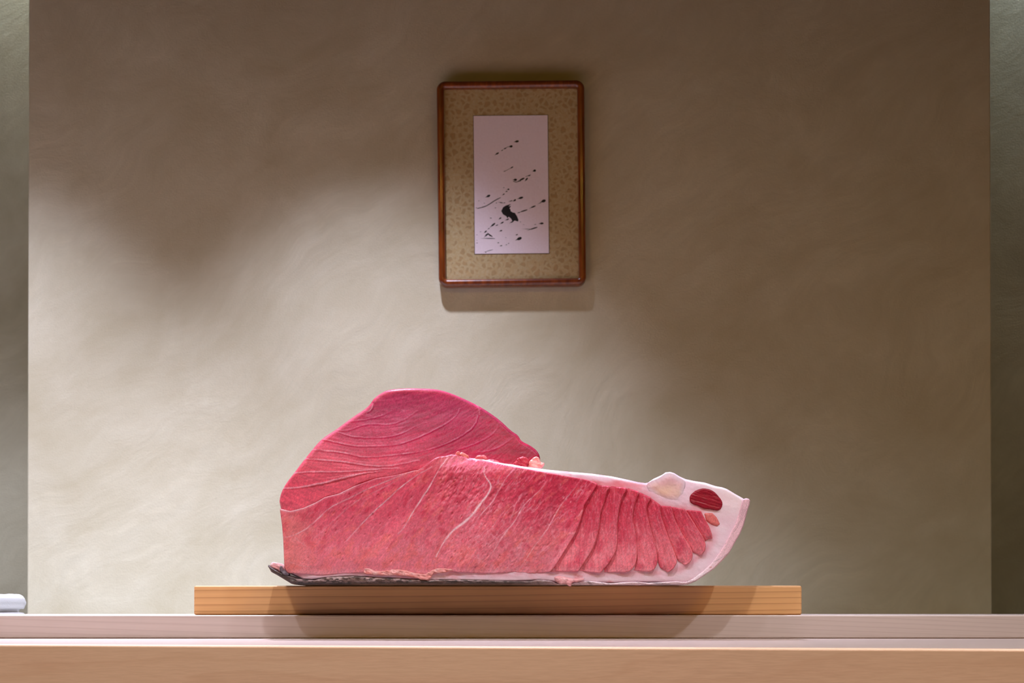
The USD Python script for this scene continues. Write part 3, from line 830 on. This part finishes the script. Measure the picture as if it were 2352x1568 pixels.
part('belly_muscle', poly_belly, FLESH, belly_depth, belly_tint, 'pink marbled belly muscle with white fat veins', step=1.4, rr=2.0, rd=0.0010, back=0.012, rings=2)

# --- the overlapping flakes at the right
for k in range(1, 9):
    b = spline(seams[k], 2)
    tt = np.linspace(0, 1, 60)
    res = lambda q: np.stack([np.interp(tt, np.linspace(0, 1, len(q)), q[:, i]) for i in (0, 1)], -1)
    sp, lf = res(spline(seams[k - 1], 2)), res(spline(lefts[k], 2))
    wgt = sstep(0.62, 1.0, tt)[:, None] * (0 if k < 4 else .6 if k == 4 else 1)
    a = (sp - [2.5, 0]) * (1 - wgt) + lf * wgt
    pg = Polygon(list(a) + list(b[::-1])).buffer(0)
    pg = pg if pg.geom_type == 'Polygon' else max(pg.geoms, key=lambda g: g.area)
    pg = pg.buffer(1.5).buffer(-5.5).buffer(4.0)
    b = res(b)
    ta, tb_ = cKDTree(a), cKDTree(b)
    te = cKDTree(np.linspace(a[-1], b[-1], 30))

    def fd(px, py, ta=ta, tb_=tb_, te=te, k=k):
        q = np.stack([px, py], -1)
        da, db = ta.query(q)[0], tb_.query(q)[0]
        t = da / (da + db + 1e-6)
        return FISH_Y + 0.0026 + 0.0022 * np.exp(-(te.query(q)[0] / 13.0) ** 2) - 0.0062 * t ** 1.1 - 0.0010 * np.sin(np.pi * t) + 0.0009 * (nz(px, py, 5, 24, .15 - .08 * k, 50 + k, 3) - .5) * 2 + bend(px)

    def ft(px, py, ta=ta, tb_=tb_, te=te, k=k):
        q = np.stack([px, py], -1)
        db, ib = tb_.query(q)
        c = mixc((202, 56, 82), (232, 118, 134), sstep(1140, 1280, py))
        c = mixc(c, (192, 46, 74), np.clip((nz(px, py, 20, 34, .2, 70 + k, 2) - .5) * 2.5, 0, .6))
        c = mixc(c, (238, 156, 170), np.exp(-(te.query(q)[0] / 9.0) ** 2) * .6)
        c = c * (1 + 0.20 * (nz(px, py, 3.5, 22, .15 - .09 * k, 80 + k, 3)[:, None] - .5))
        c = mixc(c, (236, 160, 170), np.clip((nz(px, py, 4, 14, .15 - .09 * k, 60 + k, 3) - .62) * 3, 0, .5))
        c = mixc(c, (228, 138, 128), np.exp(-(db / 1.2) ** 2) * .7)
        n1 = nz(px, py, 5, 22, .15 - .09 * k, 110 + k, 3)
        c = mixc(c, (238, 160, 176), np.clip(1 - np.abs(2 * n1 - 1) * 8.0, 0, 1) * .35)
        return c
    part('muscle_flake', pg, FLESH, fd, ft, step=1.4, rr=2.0, rd=0.0020, back=0.008, rings=2)

nub = Polygon(c2((1640, 630), (1690, 630), (1720, 660), (1742, 705), (1730, 714), (1690, 700), (1655, 675))).buffer(4)
part('muscle_flake', nub, FLESH, lambda x, y: FISH_Y + 0.0025 + bend(x), lambda x, y: mixc((226, 130, 128), (214, 96, 96), nz(x, y, 12, 6, .8, 4)), step=1.5, rr=6, rd=0.003, back=0.008, rings=2)

oval = Polygon(spline([(1583, 1143), (1593, 1129), (1611, 1121), (1629, 1122.5), (1644, 1131.4), (1653, 1141.6), (1659.4, 1152), (1659, 1164.6), (1652, 1172), (1631, 1170.5), (1616, 1168), (1599.4, 1161),
                       (1585.4, 1154)], 2, True)).buffer(0)


def oval_depth(x, y):
    return FISH_Y + 0.0015 - 0.0012 * (nz(x, y, 26, 3.4, .28, 41, 3) - .5) * 2 + bend(x)


def oval_tint(x, y):
    c = mixc((128, 10, 32), (168, 30, 50), nz(x, y, 26, 3.2, .28, 42, 3))
    return mixc(c, (206, 110, 124), np.clip((nz(x, y, 22, 2.6, .28, 43, 3) - .6) * 4, 0, .6))


part('dark_muscle', oval, FLESH, oval_depth, oval_tint, 'dark red oval muscle in the white fat', step=1.3, rr=5, rd=0.004, back=0.012, rings=2)

cart = Polygon(spline([(1486, 1112), (1501, 1101), (1516.5, 1094), (1528, 1086.5), (1539.5, 1085.3), (1550, 1089), (1561, 1096), (1573, 1105), (1572, 1125), (1568, 1142), (1552, 1151), (1530, 1150), (1510, 1142),
                       (1497, 1132), (1486, 1121)], 2, True)).buffer(0)
cart_t = cKDTree(shapely.get_coordinates(shapely.line_interpolate_point(cart.exterior, np.arange(0, cart.length, 1.0))))


def cart_depth(x, y):
    return FISH_Y + 0.0040 - 0.0016 * sstep(0, 18, cart_t.query(np.stack([x, y], -1))[0]) - 0.0025 * sstep(1125, 1095, y) * sstep(1490, 1530, x) * sstep(1580, 1535, x) + 0.0016 * (nz(x, y, 16, 9, .4, 44) - .5)


def cart_tint(x, y):
    c = mixc((255, 208, 200), (253, 190, 202), np.clip(nz(x, y, 22, 16, 0, 45) * 1.8 - .5, 0, 1))
    c = mixc(c, (236, 176, 194), np.exp(-(((x - 1546) / 20) ** 2 + ((y - 1098) / 14) ** 2)) * .8)
    c = mixc(c, (252, 204, 168), np.exp(-(((x - 1524) / 24) ** 2 + ((y - 1130) / 13) ** 2)) * .5)
    return mixc(fat_tint(x, y), c, sstep(0, 16, cart_t.query(np.stack([x, y], -1))[0]))


part('cartilage', cart, FATM, cart_depth, cart_tint, 'cream coloured cartilage knob', step=1.6, rr=2, rd=0.0003, back=0.03, rings=3)

# --- skin under and around
skin_up = [(616.6, 1297), (625.5, 1304), (643, 1313), (664, 1321.6), (681.6, 1328), (708, 1331), (722.5, 1332), (740, 1327), (766, 1323.5), (804, 1322), (842, 1324), (880, 1326.7), (920, 1328), (963, 1330.6), (995, 1330.6),
           (1071, 1330.6), (1122, 1332.5), (1180, 1334), (1219, 1334), (1236, 1330), (1265, 1333), (1279, 1339), (1320, 1336), (1351, 1333), (1402, 1339), (1440, 1336), (1465.6, 1335.7), (1490, 1338), (1523, 1336), (1552, 1334), (1575, 1336),
           (1590, 1329), (1611, 1314), (1631, 1296), (1645, 1279), (1662, 1254), (1676, 1228), (1690, 1200), (1699, 1172), (1706, 1146)]
skin_lo = outer_right + [(1200, 1344.8), (900, 1344.8), (704.6, 1344.8), (683, 1344.0), (669, 1340), (651, 1329), (636, 1320), (623, 1313), (615.3, 1300)]
poly_skin = Polygon(skin_up + skin_lo).buffer(0)


def skin_depth(px, py):
    jag = 0.0016 * (nz(px, py, 16, 4, 0, 61, 3) - .5) * 2 * sstep(1560, 1480, px)
    return FISH_Y + 0.001 + jag + 0.004 * sstep(1334, 1346, py) * sstep(1640, 1560, px) + bend(px)


def skin_tint(px, py):
    right = sstep(1120, 1420, px)
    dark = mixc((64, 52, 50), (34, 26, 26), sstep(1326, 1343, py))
    m_ = nz(px, py, 7, 2.6, .05, 62, 3)
    dark = mixc(dark, (196, 168, 170), np.clip((m_ - .43) * 7, 0, .9) * sstep(1343, 1329, py) * sstep(650, 700, px))
    dark = mixc(dark, (84, 58, 50), np.clip((nz(px, py, 20, 4, .1, 65, 3) - .45) * 4, 0, .7))
    dark = mixc(dark, (120, 96, 78), sstep(1336, 1342, py) * sstep(760, 860, px) * .7)
    al = px * 0.55 - py * 0.83
    sil = mixc((240, 230, 240), (246, 206, 220), nz(al, np.hypot(px - 1560, py - 1120), 40, 5, 0, 63, 3))
    sil = mixc(sil, (110, 98, 112), np.clip((nz(al, np.hypot(px - 1560, py - 1120), 40, 2.6, 0, 64, 3) - .58) * 5, 0, .45))
    edge = sstep(1600, 1690, px)
    sil = mixc(sil, (236, 176, 190), edge * .6)
    return mixc(dark, sil, right)


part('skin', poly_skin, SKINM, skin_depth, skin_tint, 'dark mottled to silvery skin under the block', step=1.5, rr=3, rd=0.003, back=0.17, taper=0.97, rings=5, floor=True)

# --- loose bits
def bit(name, pts, c0, c1_, y, label=None, rr=5, rd=0.0025, back=0.012, sm=True, seed=1, matr=FATM):
    e_ = spline(pts, 1.5, True)
    e_ = e_ + 2.6 * np.stack([nz(e_[:, 0], e_[:, 1], 5, 5, 0, 200 + seed, 2) - .5, nz(e_[:, 0], e_[:, 1], 5, 5, 0, 300 + seed, 2) - .5], -1)
    pg = Polygon(e_).buffer(0)
    part(name, pg, matr, lambda x, yy: y(x, yy) if callable(y) else 0 * x + y + 0.0030 * (nz(x, yy, 8, 4, .4, seed, 3) - .5) * 2,
         lambda x, yy: mixc(c0, c1_, np.clip(nz(x, yy, 12, 6, .3, seed + 9, 3) * 2 - .5, 0, 1)), label, step=1.4, rr=rr, rd=rd, back=back, rings=2)


bit('fat_strip', [(836, 1307.6), (860, 1309), (880, 1310), (899, 1307.6), (931, 1309), (950, 1314), (963, 1316.5), (979.5, 1316.5), (988, 1311), (1001, 1305.7), (1019, 1304.4), (1039.5, 1309), (1030.5, 1312.7),
                  (1012.6, 1316.5), (995, 1319), (988, 1329), (977, 1332), (956.5, 1328), (931, 1323), (905.5, 1321.6), (880, 1321.6), (850, 1319), (835, 1314)], (240, 132, 128), (240, 176, 176), FISH_Y - 0.0010,
    'salmon pink strip of fat above the skin', rr=3, rd=0.0022)
bit('flesh_scrap', [(1215, 1060), (1223, 1052), (1233, 1048.5), (1240.6, 1055), (1243, 1060), (1249.5, 1063), (1240.6, 1076), (1228, 1080), (1212.5, 1076)], (240, 130, 120), (244, 196, 184), FISH_Y + 0.057,
    'peach scrap at the tip of the crimson muscle', back=0.02, seed=3)
bit('flesh_scrap', [(1176, 1068), (1183, 1060), (1186, 1055), (1195, 1049), (1207.5, 1049), (1214, 1055), (1213, 1066), (1202, 1080), (1184, 1078)], (168, 34, 56), (206, 72, 84), FISH_Y + 0.054, 'dark red curled scrap', back=0.02, seed=4, matr=FLESH)
bit('flesh_scrap', [(1044, 1047), (1046, 1041), (1050.6, 1036), (1055.7, 1037), (1057, 1043), (1052, 1048)], (236, 104, 98), (232, 110, 112), FISH_Y + 0.0150, 'orange scrap on the ridge', rr=4, seed=5)
bit('flesh_scrap', [(1054, 1042), (1061, 1038), (1070, 1042), (1077, 1049), (1073.5, 1054), (1062, 1049)], (242, 116, 104), (236, 120, 118), FISH_Y + 0.0145, 'larger orange scrap on the ridge', rr=4, seed=6)
bit('flesh_scrap', [(1091, 1052), (1096, 1046), (1108, 1044.6), (1115.6, 1047), (1120, 1053), (1106, 1057)], (226, 84, 92), (232, 110, 112), FISH_Y + 0.018, 'flat red scrap behind the ridge', rr=4, seed=7)
bit('flesh_scrap', [(1120, 1055), (1132, 1055), (1146, 1060), (1150, 1066), (1130, 1064)], (206, 70, 88), (226, 110, 120), FISH_Y + 0.020, rr=4, seed=8)
bit('fat_tab', [(620, 1299), (621.7, 1295), (624, 1291.5), (633, 1290.4), (644.6, 1298), (652, 1306), (652, 1318), (642, 1312), (628, 1304.5)], (244, 190, 190), (238, 150, 156), FISH_Y + 0.006, 'pink fat tab at the left end', back=0.05, seed=9)
bit('skin_flap', [(645, 1299), (650, 1306), (657, 1313), (664, 1320), (660, 1323), (648, 1316), (643, 1311)], (84, 74, 84), (120, 106, 116), FISH_Y + 0.0, 'small grey skin flap', rr=3, seed=10, matr=SKINM)
bit('flesh_scrap', [(1273, 1326), (1290, 1323), (1318, 1328), (1342, 1329), (1328, 1336), (1314, 1339), (1311, 1347), (1303, 1342), (1288, 1341), (1276, 1334)], (240, 150, 158), (236, 184, 190), FISH_Y - 0.004,
    'pink shred hanging over the skin edge', rr=4, rd=0.003, seed=11)
bit('fat_strip', [(1608, 1319), (1616, 1310), (1632, 1296), (1648, 1286), (1654, 1284), (1650, 1291), (1636, 1304), (1622, 1313), (1610, 1321)], (246, 170, 180), (244, 190, 196), FISH_Y + 0.002, 'pink strip on the right edge of the skin', rr=4, rd=0.004, seed=12)

# ------------------------------------------------------------------ towel
TOWEL = mat('white_towel', {'g': ('geometry', {}), 'n': ('noise_texture', {'scale': 420, 'detail': 2}), 'b': ('bump', {'strength': 0.5, 'distance': 0.0015}),
                            'p': ('principled_bsdf', {'base_color': L(206, 202, 200), 'roughness': 0.9, 'sheen_weight': 0.3})},
            [('g.position', 'n.vector'), ('n.fac', 'b.height'), ('b.normal', 'p.normal')])
TY = 2.98


def sweep_profile(pts, y0, y1, amp, seed, nseg=26):
    q = spline(pts, 0.8, True)
    v0 = np.stack([P(a, b, TY) for a, b in q])
    v0 = v0[:, [0, 2]]
    c = v0.mean(0)
    rows = []
    for i, t in enumerate(np.linspace(0, 1, nseg)):
        e = min(t, 1 - t) * 2
        sc = 1 - 0.35 * (1 - min(1, e * 5)) ** 2
        w = c + (v0 - c) * np.array([1 - 0.06 * (1 - min(1, e * 5)), sc])
        w[:, 1] = v0[:, 1].min() + (w[:, 1] - w[:, 1].min())
        pt = np.stack([w[:, 0], np.full(len(w), y0 + (y1 - y0) * t), w[:, 1]], -1)
        pt[:, [0, 2]] += amp * (np.stack([meshkit.fbm(pt * 28, 2, seed), meshkit.fbm(pt * 28, 2, seed + 1)], -1) - .5) * np.array([1, .8])
        rows.append(pt)
    V = np.concatenate(rows)
    m = len(q)
    F = []
    for i in range(nseg - 1):
        for j in range(m):
            k = (j + 1) % m
            F += [(i * m + j, i * m + k, (i + 1) * m + k), (i * m + j, (i + 1) * m + k, (i + 1) * m + j)]
    caps = []
    d = Delaunay(q).simplices
    ce = q[d].mean(1)
    d = d[shapely.contains_xy(Polygon(q), ce[:, 0], ce[:, 1])]
    F = np.vstack([np.array(F), d, d + (nseg - 1) * m])
    V[:, 2] = np.maximum(V[:, 2], WORK_Z + 0.0002)
    t = trimesh.Trimesh(V, F, process=False)
    t.fix_normals()
    return t


tow = thing('towel', 'folded white towel at the left edge on the worktop by the olive wall', 'towel')
top_z_px = 1416.5
body = [(-120, 1392), (-60, 1378), (-5, 1374), (14, 1371), (34, 1366.5), (46, 1365.5), (55, 1368), (57, 1374), (55, 1382), (51, 1389), (48, 1395), (46, 1403), (34, 1410), (10, 1411), (-60, 1412), (-118, 1412)]
obj('upper_fold', sweep_profile(body, TY - 0.17, TY, 0.006, 5), TOWEL, tow, True)
lip = [(49, 1366), (55, 1366.5), (60, 1371), (61, 1380), (58, 1389.5), (54.5, 1397.5), (49, 1396.5), (47, 1391), (50, 1388.5), (54.5, 1382), (56.5, 1375), (53, 1370.5)]
obj('folded_edge', sweep_profile(lip, TY - 0.175, TY - 0.002, 0.001, 8), TOWEL, tow, True)
low = [(-130, 1408), (0, 1412), (14, 1407.5), (34, 1411), (52, 1408), (60, 1406.5), (63, 1411), (62, 1422), (0, 1424), (-128, 1424)]
obj('lower_fold', sweep_profile(low, TY - 0.19, TY + 0.004, 0.002, 9), TOWEL, tow, True)
